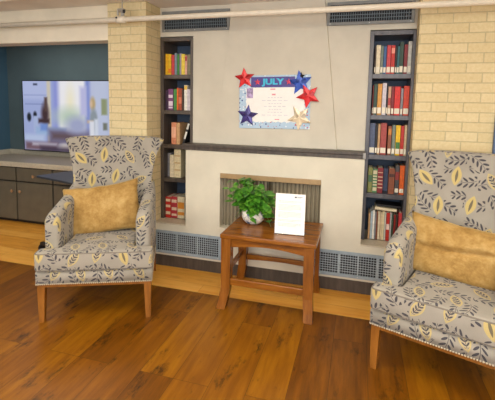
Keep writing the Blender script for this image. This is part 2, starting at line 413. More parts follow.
# ------------------------------------------------------------------ bookcases and books
SH = [1.765, 1.443, 1.125, .81]
def bookcase(label, x0, x1, xr, SHELFM):
    t = thing('bookcase', label, 'bookcase', ((x0+x1)/2, 0, .418), 0, 'built-in bookcases'); a = x0-(x0+x1)/2; b = -a; z0 = .418
    D = .285
    mk('side_panel', box(B(), a, a+.030, -.012, D, .001, 2.095-z0, .002), SHELFM, t)
    mk('side_panel', box(B(), b-xr, b, -.012, D, .001, 2.095-z0, .002), SHELFM, t)
    mk('top_panel', box(B(), a+.030, b-xr, -.012, D, 2.062-z0, 2.095-z0, .002), SHELFM, t)
    mk('back_panel', box(B(), a+.030, b-xr, D-.012, D, .001, 2.062-z0), INSIDE, t)
    for z in SH: mk('shelf', box(B(), a+.0301, b-xr-.0001, -.010, D-.0121, z-z0-.036, z-z0, .002), SHELFM, t)
    return t
bookcase('dark narrow built-in bookcase beside the left brick column', -1.766, -1.447, .022, mat_wood('brown_bookcase_paint', (64, 56, 50), (82, 72, 64), (100, 90, 80), rough=.4))
bookcase('dark narrow built-in bookcase left of the wide brick column', .060, .3960, .022, mat_wood('daylight_tinted_bookcase_paint', (72, 70, 74), (90, 89, 95), (110, 109, 114), rough=.35))  # bluish tone paints reflected daylight into the dark bookcase colour

RGB = {'dark brown': (66, 48, 38), 'cream': (222, 208, 176), 'grey green': (112, 124, 112), 'blue': (58, 92, 140), 'rose red': (196, 62, 66), 'red': (184, 40, 30), 'black': (30, 28, 30),
 'teal': (44, 104, 110), 'dark green': (48, 72, 58), 'maroon': (126, 26, 34), 'pale grey': (196, 194, 184), 'dark red': (136, 30, 26), 'orange tan': (212, 150, 66), 'pale lilac': (204, 196, 204),
 'cream and red': (206, 160, 130), 'bright red': (212, 40, 34), 'grey': (140, 138, 142), 'red orange': (206, 62, 34), 'slate blue': (78, 88, 116), 'tan': (190, 150, 106), 'dull red': (160, 66, 60),
 'brown': (134, 74, 46), 'yellow': (228, 184, 24), 'beige': (206, 182, 142), 'olive': (132, 134, 72), 'green and cream': (84, 124, 84), 'charcoal': (74, 72, 74), 'orange': (224, 98, 24),
 'pale blue': (166, 188, 202), 'white': (232, 228, 218), 'pale tan': (212, 190, 154), 'ivory': (222, 206, 166), 'silver': (186, 186, 184), 'golden yellow': (236, 176, 16), 'grey blue': (120, 134, 150),
 'green': (62, 132, 62), 'lilac grey': (158, 150, 160), 'lemon yellow': (226, 200, 70), 'pink and cream': (222, 170, 150), 'olive grey': (128, 120, 92), 'dark plum': (62, 40, 66), 'purple': (122, 70, 122),
 'rust red': (160, 72, 46), 'salmon': (206, 132, 98), 'crimson': (178, 50, 60)}
ROWS = {
 ('right',0):[(0.101,0.011,0.219,'dark brown'),(0.113,0.034,0.227,'cream'),(0.149,0.021,0.221,'grey green'),(0.172,0.023,0.217,'blue'),(0.197,0.031,0.224,'rose red'),(0.230,0.030,0.223,'red'),(0.262,0.014,0.215,'black'),(0.278,0.018,0.215,'teal'),(0.296,0.030,0.247,'dark green'),(0.329,0.028,0.227,'maroon'),(0.358,0.029,0.251,'pale grey'),],
 ('right',1):[(0.101,0.008,0.234,'dark red'),(0.110,0.028,0.247,'dark green'),(0.140,0.034,0.247,'orange tan'),(0.176,0.032,0.253,'pale lilac'),(0.210,0.011,0.251,'black'),(0.222,0.023,0.226,'cream and red'),(0.247,0.022,0.226,'maroon'),(0.271,0.045,0.226,'bright red'),(0.319,0.019,0.212,'grey'),(0.340,0.042,0.231,'red orange'),],
 ('right',2):[(0.093,0.043,0.251,'slate blue'),(0.138,0.017,0.244,'black'),(0.157,0.018,0.247,'tan'),(0.178,0.046,0.254,'dull red'),(0.234,0.028,0.231,'brown'),(0.265,0.026,0.241,'grey green'),(0.293,0.035,0.239,'yellow'),(0.330,0.026,0.236,'red'),(0.357,0.019,0.244,'beige'),],
 ('right',3):[(0.098,0.036,0.205,'olive'),(0.136,0.038,0.195,'green and cream'),(0.175,0.045,0.207,'maroon'),(0.265,0.047,0.208,'brown'),(0.315,0.033,0.233,'charcoal'),(0.351,0.037,0.235,'orange'),],
 ('right',4):[(0.118,0.016,0.220,'tan'),(0.135,0.016,0.233,'pale blue'),(0.152,0.018,0.241,'white'),(0.172,0.011,0.231,'grey'),(0.184,0.011,0.240,'brown'),(0.196,0.017,0.237,'cream'),(0.215,0.015,0.229,'pale tan'),(0.230,0.017,0.242,'ivory'),(0.248,0.013,0.237,'pale grey'),(0.263,0.027,0.234,'red'),(0.292,0.013,0.236,'silver'),(0.307,0.012,0.226,'dark green'),(0.321,0.016,0.221,'dark red'),(0.338,0.015,0.223,'dark brown'),(0.358,0.026,0.241,'rose red'),],
 ('left',0):[(-1.760,0.032,0.191,'golden yellow'),(-1.726,0.030,0.189,'yellow'),(-1.693,0.033,0.181,'rose red'),(-1.658,0.026,0.197,'grey blue'),(-1.630,0.020,0.185,'green'),(-1.608,0.020,0.194,'lilac grey'),(-1.585,0.037,0.188,'lemon yellow'),(-1.545,0.023,0.174,'pink and cream'),(-1.520,0.041,0.183,'olive grey'),],
 ('left',1):[(-1.745,0.027,0.186,'dark plum'),(-1.716,0.051,0.195,'purple'),(-1.662,0.035,0.195,'green'),(-1.626,0.016,0.204,'orange'),(-1.607,0.034,0.200,'rust red'),(-1.572,0.018,0.191,'dark brown'),(-1.551,0.034,0.230,'white'),(-1.515,0.037,0.194,'pale lilac'),],
 ('left',2):[(-1.676,0.049,0.203,'salmon'),(-1.624,0.035,0.200,'tan'),],
 ('left',3):[(-1.693,0.042,0.211,'cream'),(-1.648,0.069,0.268,'ivory'),],
 ('left',4):[(-1.738,0.055,0.200,'red'),(-1.680,0.060,0.205,'crimson'),(-1.616,0.076,0.208,'cream'),],
}
SHN = ['top', 'second', 'third', 'fourth', 'bottom']; ORD = ['first', 'second', 'third', 'fourth', 'fifth', 'sixth', 'seventh', 'eighth', 'ninth', 'tenth', 'eleventh', 'twelfth', 'thirteenth', 'fourteenth', 'fifteenth']
random.seed(4)
LABELW = plain('spine_label_paper', (232, 224, 204), .7, var=.03)
def clothm(cn): return plain('book_cover_'+cn.replace(' ', '_'), RGB[cn], .55, var=.18, scale=60)
def make_book(w, h, d, cn, name='book', sticker=None, bands=None, loc=(0, 0, 0), rot=(0, 0, 0)):
    """spine faces -y at y=0, base at z=0, left edge x=0"""
    bm = B(); c = min(.003, w*.2)
    box(bm, 0, w, 0, c, 0, h, min(.0012, c*.4)); box(bm, 0, c, c, d, 0, h); box(bm, w-c, w, c, d, 0, h)
    o = mk(name, bm, clothm(cn), loc=loc, rot=rot)
    if w > 2*c+.001: mk('page_block', box(B(), c, w-c, c, d-.005, .004, h-.004), PAGES, o)
    if sticker: mk('spine_label', box(B(), w*.06, w*.94, -.0008, 0, sticker[0]*h, sticker[1]*h), LABELW, o)
    if bands:
        for (z0, z1) in bands[1]: mk('spine_band', box(B(), w*.05, w*.95, -.0009, 0, z0*h, z1*h), plain('band_'+str(bands[0]), bands[0], .5), o)
    return o
BANDS = {('right', 3, 0): ((66, 104, 70), [(.42, .7)]), ('right', 3, 1): ((206, 196, 158), [(.08, .22), (.3, .36), (.42, .48), (.54, .6), (.66, .72), (.78, .94)]),
 ('right', 3, 2): ((204, 170, 140), [(.2, .24), (.34, .38), (.48, .52), (.62, .66), (.8, .83)]), ('right', 3, 3): ((70, 30, 20), [(.66, .78)]), ('right', 3, 4): ((150, 48, 44), [(.5, .78)]),
 ('right', 0, 5): ((236, 150, 130), [(.72, .9)]), ('right', 2, 6): ((64, 116, 54), [(.22, .44)]), ('right', 2, 4): ((190, 120, 40), [(.7, .9)]),
 ('left', 1, 1): ((226, 210, 226), [(.08, .16), (.2, .42), (.58, .72)]), ('left', 1, 4): ((206, 120, 90), [(.3, .6)]), ('left', 1, 6): ((226, 186, 70), [(.82, .98)]),
 ('left', 0, 7): ((176, 60, 70), [(.72, .95)]), ('left', 0, 1): ((226, 120, 20), [(.1, .3)]), ('left', 4, 0): ((226, 206, 170), [(.16, .3), (.5, .62), (.78, .9)]),
 ('left', 4, 1): ((220, 196, 170), [(.1, .2), (.36, .5), (.72, .86)]), ('left', 4, 2): ((214, 140, 50), [(.15, .3), (.45, .75)]), ('left', 3, 1): ((196, 160, 110), [(.25, .29), (.5, .54), (.75, .79)]),
 ('left', 2, 0): ((226, 170, 140), [(.3, .8)]), ('right', 1, 5): ((170, 40, 34), [(.35, .6)]), ('right', 4, 9): ((236, 210, 200), [(.4, .6)])}
STICK = {('right', 0): (.06, .25), ('right', 1): (.05, .24), ('right', 2): (.05, .22), ('right', 3): (.06, .2)}
for (side, r), L in ROWS.items():
    lo, hi = (-1.7345, -1.4705) if side == 'left' else (.0915, .3740)
    xs0, xs1 = L[0][0], L[-1][0]+L[-1][1]
    k0, k1 = max(lo, xs0), min(hi, xs1)
    if r == 3 and side == 'left': k0, k1 = xs0, xs1
    sc = (k1-k0)/(xs1-xs0); z = SH[r] if r < 4 else .4185
    for i, (x, w, h, cn) in enumerate(L):
        x = k0+(x-xs0)*sc; w = max(.006, w*sc-.0012); st = None
        if (side, r) in STICK and not (r == 3 and i < 4): st = STICK[(side, r)]
        if r == 4 and side == 'right': h -= .009*0
        kind = 'thin book' if w < .018 else ('thick book' if w > .04 else 'book')
        o = make_book(w, h, .16 + .02*random.random(), cn, sticker=st, bands=BANDS.get((side, r, i)), loc=(x, .022+.010*random.random(), z+.0004))
        pos = 'leftmost' if i == 0 else ('rightmost' if i == len(L)-1 else ORD[i]+' from the left')
        tag(o, f'{cn} {kind}, {pos} on the {SHN[r]} shelf of the {side} bookcase', 'book', f'books on the {SHN[r]} shelf of the {side} bookcase')
# leaning book (third shelf, left), lying magazine (bottom, right), grey pamphlet (fourth, left)
ang = R(17)
o = make_book(.020, .235, .17, 'black', bands=((214, 210, 200), [(.22, .52), (.62, .86)]), loc=(-1.5680, .03, SH[2]+.0072), rot=(0, ang, 0))
tag(o, 'black book with white spine blocks leaning on the third shelf of the left bookcase', 'book', 'books on the third shelf of the left bookcase')
o = make_book(.022, .17, .15, 'cream', loc=(.150, .035, .418+.2435), rot=(0, R(90), 0))
o.location = (.165, .032, .692); o.rotation_euler = (0, R(93), 0)
tag(o, 'cream magazine lying flat on top of the bottom shelf books in the right bookcase', 'book', 'books on the bottom shelf of the right bookcase')
o = make_book(.014, .19, .15, 'black'); o.location = (.175, .05, .712); o.rotation_euler = (0, R(92), 0)
tag(o, 'black flat book lying above the cream magazine in the right bookcase', 'book', 'books on the bottom shelf of the right bookcase')
o = make_book(.030, .225, .15, 'grey', loc=(-1.732, .06, SH[3]+.0004)); tag(o, 'grey book, leftmost on the fourth shelf of the left bookcase', 'book', 'books on the fourth shelf of the left bookcase')
o = make_book(.034, .14, .15, 'charcoal', loc=(-1.546, .06, SH[3]+.0004)); tag(o, 'short charcoal book, rightmost on the fourth shelf of the left bookcase', 'book', 'books on the fourth shelf of the left bookcase')
o = make_book(.040, .19, .02, 'slate blue', loc=(.2215, .12, SH[3]+.0004)); tag(o, 'slate blue book set back in the gap on the fourth shelf of the right bookcase', 'book', 'books on the fourth shelf of the right bookcase')

# ------------------------------------------------------------------ july board
t = thing('bulletin_board', 'rectangular JULY bulletin poster with foil stars on the chimney wall', 'poster', (-.692, -.0195, 1.533), 0)
t.rotation_euler = (0, R(-.9), 0)
P = .00164
def zx(x): return (x-238)*P
def zz(y): return (220-y)*P
mk('backing_board', box(B(), -.308, .303, -.006, .003, -.226, .224, .002), mat_confetti(), t)
mk('header_band', box(B(), zx(115), zx(345), -.009, -.006, zz(145), zz(92)), plain('purple_header', (74, 62, 140), .5), t)
cu = bpy.data.curves.new('july', 'FONT'); cu.body = 'JULY'; cu.size = .066; cu.extrude = .0015; cu.offset = .003; cu.align_x = 'CENTER'; cu.align_y = 'CENTER'
tmp = bpy.data.objects.new('july', cu); COL.objects.link(tmp); dg = bpy.context.evaluated_depsgraph_get()
me = bpy.data.meshes.new_from_object(tmp.evaluated_get(dg)); bpy.data.objects.remove(tmp)
me.materials.clear(); me.materials.append(plain('cyan_letters', (64, 190, 226), .5))
o = bpy.data.objects.new('lettering', me); COL.objects.link(o); o.parent = t; o.location = (zx(232), -.0105, zz(118)); o.rotation_euler = (PI/2, 0, 0); o.scale = (1.3, 1, 1)
o['label'] = 'cyan lettering reading JULY'
def plate(pts, y0, y1):
    bm = B(); loft(bm, [[(x, y0, z) for x, z in pts], [(x, y1, z) for x, z in pts]]); return bm
pts = []
x0, x1, z0, z1 = zx(95), zx(392), zz(320), zz(146)
nx, nz = 9, 6
for i in range(nx):
    for k in range(5):
        a = k/5; q = (i+a)/nx; pts.append((x0+(x1-x0)*q, z0-.010*math.sin(PI*a)))
for i in range(nz):
    for k in range(5):
        a = k/5; pts.append((x1+.014*math.sin(PI*a), z0+(z1-z0)*(i+a)/nz))
pts += [(x1, z1), (x0, z1)]
for i in range(nz):
    for k in range(1, 5):
        a = k/5; pts.append((x0-.014*math.sin(PI*a), z1-(z1-z0)*(i+a)/nz))
mk('calendar_sheet', plate(pts, -.008, -.006), PAPER, t)
bm = B(); random.seed(8)
for i in range(7):
    zc = zz(198+i*15); w = .05+.07*random.random(); cx = zx(245)
    n = 5; 
    for k in range(n):
        a = cx-w+2*w*k/n; box(bm, a, a+2*w/n*.7, -.0086, -.008, zc-.0022, zc+.0022)
mk('calendar_writing', bm, plain('faint_grey_ink', (206, 204, 214), .6), t)
bm = B(); box(bm, zx(218), zx(244), -.0086, -.008, zz(158), zz(152)); box(bm, zx(226), zx(246), -.0086, -.008, zz(186), zz(178)); box(bm, zx(242), zx(266), -.0086, -.008, zz(313), zz(308))
mk('pink_writing', bm, plain('pink_ink', (226, 150, 160), .6), t)
def star(cx, cy, r, rot, mat, label, y=-.012, nm='star_cutout', ir=.45):
    bm = B(); ring = []
    for k in range(10):
        a = R(rot)+PI/2+k*PI/5; q = r if k % 2 == 0 else r*ir; ring.append((q*math.cos(a), q*math.sin(a)))
    lo = [bm.verts.new((x, 0, z)) for x, z in ring]; hi = [bm.verts.new((x, -.003, z)) for x, z in ring]; c = bm.verts.new((0, -.012, 0)); bm.faces.new(lo)
    for k in range(10): bm.faces.new((lo[k], lo[(k+1) % 10], hi[(k+1) % 10], hi[k])); bm.faces.new((hi[k], hi[(k+1) % 10], c))
    o = mk(nm, bm, mat, t, (zx(cx), y, zz(cy)))
    if nm == 'star_cutout' and r > .05: o.scale = (1.14, 1, 1.14); o['label'] = label; return o
RED = mat_foil('red_foil', (206, 22, 30)); BLU = mat_foil('blue_foil', (36, 76, 172)); NAV = mat_foil('navy_foil', (62, 52, 124)); SIL = mat_foil('champagne_foil', (226, 206, 176))
star(80, 98, 50*P, 4, RED, 'red foil star at the upper left corner')
star(97, 292, 52*P, -6, NAV, 'navy foil star at the lower left corner')
o = star(372, 124, 56*P, 8, BLU, 'blue foil star at the upper right corner')
star(414, 190, 55*P, 26, RED, 'red foil star at the right edge', -.020)
star(372, 300, 58*P, 30, SIL, 'champagne foil star at the lower right corner', -.014)
star(376, 92, 22*P, 0, BLACK, 'small black star tip above the blue star', -.010)
star(150, 118, 17*P, 0, plain('pink_paper', (226, 84, 110), .5), 'small pink star left of the lettering', -.0095, 'small_star')
star(314, 118, 17*P, 0, plain('pink_paper', (226, 84, 110), .5), 'small pink star right of the lettering', -.0095, 'small_star')
bm = B(); box(bm, zx(92), zx(126), -.0105, -.006, zz(200), zz(148)); mk('ribbon', bm, mat_vcol('x') if False else plain('patriotic_ribbon', (170, 150, 190), .5, var=.5, scale=60), t)

# ------------------------------------------------------------------ television
t = thing('television', 'large flat television mounted on the teal alcove wall', 'television', (-3.555, 1.05, .834)); W, H = 1.69, .95
mk('housing', box(B(), -W/2, W/2, -.055, -.001, 0, H, .006), BLACK, t)
bm = B(); bz = .012
box(bm, -W/2, W/2, -.060, -.0551, 0, bz); box(bm, -W/2, W/2, -.060, -.0551, H-bz, H); box(bm, -W/2, -W/2+bz, -.060, -.0551, bz, H-bz); box(bm, W/2-bz, W/2, -.060, -.0551, bz, H-bz)
mk('bezel', bm, BLACK, t)
SCR = [  # painter's list in screen fractions: (shape, u, v, ru, rv, rgb, softness) v measured from the top
 ('r', .15, .5, .16, .6, (168, 180, 226), .02), ('r', .13, .1, .14, .16, (186, 196, 236), .03), ('r', .13, .33, .11, .004, (120, 132, 180), .01), ('r', .12, .20, .11, .004, (140, 150, 200), .01),
 ('r', .255, .5, .018, .6, (214, 206, 190), .012), ('r', .33, .35, .035, .5, (150, 158, 224), .03), ('r', .48, .35, .13, .5, (250, 248, 252), .04),
 ('e', .46, .30, .035, .20, (252, 244, 214), .05), ('e', .45, .50, .12, .12, (196, 214, 196), .08), ('r', .62, .4, .02, .45, (130, 146, 216), .03), ('r', .58, .28, .03, .2, (196, 196, 236), .03), ('r', .75, .4, .08, .6, (198, 206, 232), .05),
 ('e', .215, .47, .035, .14, (70, 48, 52), .03), ('r', .225, .33, .014, .1, (92, 70, 66), .015), ('r', .20, .57, .055, .03, (66, 46, 50), .02),
 ('e', .055, .52, .020, .06, (26, 30, 40), .012), ('e', .115, .49, .017, .05, (24, 26, 36), .012), ('r', .12, .62, .022, .12, (176, 190, 228), .012),
 ('r', .27, .72, .15, .06, (160, 186, 226), .02), ('r', .20, .66, .035, .05, (120, 150, 216), .02), ('r', .44, .80, .20, .12, (120, 112, 140), .04), ('r', .42, .78, .14, .04, (104, 84, 92), .03),
 ('e', .52, .62, .10, .12, (170, 176, 210), .06), ('r', .10, .82, .10, .05, (190, 204, 236), .03), ('r', .17, .94, .16, .06, (120, 92, 104), .03), ('r', .20, .91, .12, .02, (196, 190, 206), .02), ('e', .40, .95, .06, .06, (236, 226, 216), .03), ('r', .46, .98, .3, .04, (70, 56, 76), .04),
 ('e', .665, .31, .024, .09, (196, 170, 124), .015), ('e', .652, .31, .012, .05, (224, 194, 164), .01), ('e', .672, .54, .034, .16, (150, 160, 168), .015), ('r', .640, .56, .028, .02, (206, 180, 160), .012), ('r', .655, .75, .022, .2, (232, 234, 244), .015), ('r', .695, .72, .016, .2, (220, 226, 240), .015),
 ('r', .77, .35, .028, .11, (150, 158, 120), .012), ('r', .775, .62, .02, .05, (120, 124, 112), .012), ('r', .90, .5, .10, .6, (186, 196, 226), .04), ('r', .125, .045, .02, .012, (50, 54, 80), .008)]
def sstep(d, s): s *= .6; return max(0., min(1., .5-d/(2*s)))
def screen_col(u, v):
    c = [196, 202, 232]
    for k, cu_, cv, ru, rv, col, s in SCR:
        if k == 'r': d = max(abs(u-cu_)-ru, (abs(v-cv)-rv)*.56)
        else: d = (math.hypot((u-cu_)/ru, (v-cv)/rv)-1)*min(ru, rv*.56)
        a = sstep(d, s)
        c = [p+(q-p)*a for p, q in zip(c, col)]
    return lin(c)
bm = B(); NX, NY = 150, 84; lay = bm.loops.layers.float_color.new('Col')
V = [[bm.verts.new((-W/2+bz+(W-2*bz)*i/NX, -.0575, bz+(H-2*bz)*j/NY)) for i in range(NX+1)] for j in range(NY+1)]
for j in range(NY):
    for i in range(NX):
        f = bm.faces.new((V[j][i], V[j][i+1], V[j+1][i+1], V[j+1][i]))
        for l in f.loops:
            x = (l.vert.co.x+W/2-bz)/(W-2*bz); z = 1-(l.vert.co.z-bz)/(H-2*bz); l[lay] = screen_col(x, z)
o = mk('screen', bm, mat_vcol('television_picture', .80, .15), t); o['label'] = 'lit screen showing people in a bright kitchen'

# ------------------------------------------------------------------ cabinets and counter
def cabinet(label, x0, x1):
    t = thing('base_cabinet', label, 'cabinet', ((x0+x1)/2, .485, 0), 0, 'taupe cabinets under the counter'); w = (x1-x0)/2
    mk('carcass', box(B(), -w, w, .003, .545, .05, .705), plain('cabinet_gap_shade', (44, 40, 34), .6), t); mk('toe_kick', box(B(), -w, w, .03, .06, 0, .05), BLACK, t)  # carcass coloured dark to paint the shade in door and drawer gaps
    for s in (-1, 1):
        a, b = (-w+.011, -.011) if s < 0 else (.011, w-.011)
        def front(name, z0, z1):
            bm = B(); box(bm, a, b, -.015, .003, z0, z1, .004)
            return mk(name, bm, CAB, t)
        d = front('door', .045, .512); dr = front('drawer', .530, .690)
        def knob(x, z, p):
            bm = B(); tube(bm, [(x, -.015, z), (x, -.028, z), (x, -.034, z), (x, -.040, z)], [.008, .008, .020, .015], 12); mk('knob', bm, KNOB, p, smooth=True)
        knob(-.058 if s < 0 else .065, .40, d); knob((a+b)/2, .60, dr)
        box_ = B(); box(box_, a+.05, b-.05, -.0165, -.015, .095, .455, .001); mk('door_panel', box_, CAB, d)
    return t
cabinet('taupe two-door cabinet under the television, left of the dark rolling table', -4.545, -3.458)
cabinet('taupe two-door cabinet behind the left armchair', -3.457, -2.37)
t = thing('worktop', 'long pale counter top along the television alcove', 'counter', (-3.325, .45, .7055))
mk('counter_top', box(B(), -1.375, 1.375, 0, .579, .058, .062), COUNTERTOP, t)
mk('counter_edge', box(B(), -1.375, 1.375, -.012, .579, 0, .058, .004), COUNTER, t)

# ------------------------------------------------------------------ dark rolling table behind the left chair
t = thing('rolling_table', 'dark topped rolling table on casters behind the left armchair', 'table', (-2.80, .07, 0), R(-16))
mk('table_top', box(B(), -.37, .37, -.20, .20, .705, .728, .006), plain('slate_laminate', (56, 58, 64), .4), t)
bm = B(); tube(bm, [(.20, .10, .06), (.20, .10, .706)], .028, 14); mk('column', bm, BLACK, t, smooth=True)
bm = B(); box(bm, -.14, .26, -.315, -.275, .066, .094, .006); box(bm, -.09, .26, .17, .21, .055, .085, .006); box(bm, .17, .23, -.315, .21, .055, .09, .006); mk('base', bm, BLACK, t)
for x, y in ((-.122, -.298), (.24, -.298), (-.07, .19), (.24, .19)):
    bm = B(); tube(bm, [(x-.016, y, .036), (x+.016, y, .036)], .036, 16); box(bm, x-.022, x+.022, y-.014, y+.014, .036, .074, .003); mk('caster', bm, BLACK, t)

# ------------------------------------------------------------------ blue frame on right wall
t = thing('notice_board', 'blue framed board on the brick wall at the right edge', 'board', (1.288, -.131, .79))
bm = B(); x0 = -.362; z1 = .682
box(bm, x0, .36, -.022, 0, 0, .05, .003); box(bm, x0, .36, -.022, 0, z1-.05, z1, .003); box(bm, x0, x0+.05, -.022, 0, .05, z1-.05, .003); box(bm, .31, .36, -.022, 0, .05, z1-.05, .003)
mk('frame', bm, plain('blue_frame_paint', (84, 104, 140), .45), t); mk('panel', box(B(), x0+.05, .31, -.012, 0, .05, z1-.05), plain('blue_panel', (96, 116, 150), .6), t)

# ------------------------------------------------------------------ armchair
def arm_profile(x_in, x_out, zt, zb=.33, n=6):
    """closed section in (x,z), rounded at the top"""
    r = abs(x_out-x_in)/2; cx = (x_in+x_out)/2; s = 1 if x_out > x_in else -1
    pts = [(x_in, zb), (x_in, zb+(zt-r-zb)*.5)]
    for k in range(n+1):
        a = PI-PI*k/n; pts.append((cx+s*r*math.cos(a), zt-r+r*math.sin(a)))
    pts += [(x_out, zb+(zt-r-zb)*.5), (x_out, zb)]
    return pts
def make_chair(label):
    t = thing('armchair', label, 'armchair', group='matching leaf print armchairs')
    # wooden legs and rails
    for sx in (-1, 1):
        for fr in (0, 1):
            bm = B(); x = sx*.352
            if fr == 0: secs = [(0, x+sx*.002, .026, .017), (.14, x, .026, .021), (.252, x-sx*.002, .028, .024)]
            else: secs = [(0, x-sx*.045, .80, .016), (.14, x-sx*.045, .735, .020), (.252, x-sx*.042, .70, .023)]
            loft(bm, [[(a+dx*r, b+dy*r, z) for dx, dy in ((-1, -1), (1, -1), (1, 1), (-1, 1))] for z, a, b, r in secs]); bevel_all(bm, .003, 2)
            mk('leg', bm, CHAIRWOOD, t)
    bm = B(); box(bm, -.374, .374, .004, .034, .248, .272, .003); mk('front_rail', bm, CHAIRWOOD, t)
    for sx in (-1, 1): mk('side_rail', box(B(), -.016, .016, -.30, .30, .248, .272, .003, rot=Matrix.Rotation(sx*.068, 3, 'Z')), CHAIRWOOD, t, (sx*.331, .337, 0))
    mk('rear_rail', box(B(), -.29, .29, .685, .71, .248, .272, .003), CHAIRWOOD, t)
    # upholstered base
    bm = B(); prism(bm, [(-.380, -.004), (.380, -.004), (.330, .73), (-.330, .73)], 2, .272, .358); bevel_all(bm, .012, 3); mk('seat_base', bm, FAB, t, smooth=True, uv=(.05, .02))
    bm = B()
    for i in range(58):
        x = -.376+.752*i/57; box(bm, x-.0042, x+.0042, -.0085, -.002, .270, .278, .002, 1)
    for sx in (-1, 1):
        for i in range(46):
            y = .005+.70*i/45; xx = sx*(.380-.05*(y+.004)/.734); box(bm, xx-.0045, xx+.0045, y-.0042, y+.0042, .270, .278, .002, 1)
    mk('nail_trim', bm, CREAMTRIM, t)
    # T cushion
    out = [(-.388, -.016), (.388, -.016), (.388, .098), (.247, .098), (.236, .625), (-.236, .625), (-.247, .098), (-.388, .098)]
    bm = B(); prism(bm, out, 2, .362, .494)
    bmesh.ops.bevel(bm, geom=[e for e in bm.edges if abs(e.verts[0].co.z-e.verts[1].co.z) > .05], offset=.03, segments=4, profile=.5, affect='EDGES')
    es = [e for e in bm.edges if len(e.link_faces) == 2 and abs(e.verts[0].co.z-e.verts[1].co.z) < .001 and e.calc_face_angle(0) > 1]
    bmesh.ops.bevel(bm, geom=es, offset=.022, segments=4, profile=.5, affect='EDGES')
    cu = mk('seat_cushion', bm, FAB, t, smooth=True, uv=(.11, .27))
    bm = B()
    for z in (.484, .371):
        ring = []
        def arc(cx, cy, r, a0, a1):
            for k in range(5): a = R(a0+(a1-a0)*k/4); ring.append((cx+r*math.cos(a), cy+r*math.sin(a), z))
        arc(-.356, .014, .0245, 180, 270); arc(.356, .014, .0245, 270, 360); ring.append((.3805, .09, z)); ring.insert(0, (-.3805, .09, z))
        tube(bm, ring, .0048, 8)
    mk('piping', bm, FAB if False else plain('piping_cord', (120, 112, 102), .9), cu, smooth=True)
    # arms
    for sx in (-1, 1):
        bm = B(); rings = []
        for y, zt, wi, wo, zb in [(.102, .655, .280, .336, .366), (.106, .690, .266, .350, .360), (.125, .716, .256, .358, .359), (.18, .733, .252, .362, .359), (.28, .750, .251, .362, .359), (.40, .772, .250, .360, .359), (.50, .790, .251, .356, .359), (.58, .815, .256, .346, .359), (.64, .842, .266, .336, .359), (.69, .860, .276, .326, .359)]:
            rings.append([(x, y, z) for x, z in arm_profile(sx*wi, sx*wo, zt, zb)])
        loft(bm, rings); mk('arm', bm, FAB, t, smooth=True, uv=(.2*sx+.03, .07))
    # flared back, edges curling forward
    def hw(z):
        P_ = [(.30, .325), (.60, .318), (.80, .312), (.90, .314), (1.0, .330), (1.1, .360), (1.17, .386), (1.21, .402)]
        for (a, b), (c, d) in zip(P_, P_[1:]):
            if z <= c: return b+(d-b)*max(0, (z-a)/(c-a))
        return P_[-1][1]
    bm = B(); Ts = [-1, -.985, -.94, -.86, -.72, -.5, -.25, 0, .25, .5, .72, .86, .94, .985, 1]; grid = []
    Zs = [.362, .45, .6, .75, .85, .92, .99, 1.06, 1.12, 1.17, 1.195, 1.207, 1.212]
    for iz, z in enumerate(Zs):
        yc = .600+(z-.45)*.190; th = .115-(z-.36)*.035; wing = .105 if z < 1.0 else .105-(z-1.0)*.25
        sh = {len(Zs)-1: .60, len(Zs)-2: .86, len(Zs)-3: .96}.get(iz, 1.0)
        fr, bk = [], []
        for q in Ts:
            x = q*hw(z); crown = .012*(1-q*q)*-1; a = abs(q)
            mid = yc-wing*a**3.2+th/2
            hth = th/2*sh*(max(0, 1-a**14))**.5*(1-.25*a**3) if a < 1 else 0.004
            hth = max(hth, .004)
            ztop = z-(.018*(a**8) if iz > 8 else 0) + (.006*(1-a*a) if iz > 8 else 0)
            fr.append((x, mid-hth+crown, ztop)); bk.append((x, mid+hth, ztop))
        grid.append(fr+bk[::-1])
    V = loft(bm, grid, cap=False); n = len(Ts)
    for S in (V[0], V[-1]):
        for k in range(n-1): bm.faces.new((S[k], S[k+1], S[2*n-2-k], S[2*n-1-k]))
    mk('backrest', bm, FAB, t, smooth=True, uv=(.02, .04))
    return t
c1 = make_chair('leaf print wing armchair in front of the television alcove, beside the left bookcase')
c2 = copy_tree(c1)
c1.location = (-1.68, -1.093, 0); c1.rotation_euler = (0, 0, R(23.2))
a = R(-20); c2.location = (.136+.36*math.cos(a), -1.038+.36*math.sin(a), 0); c2.rotation_euler = (0, 0, a)
c2['label'] = 'leaf print wing armchair at the right edge in front of the brick column'

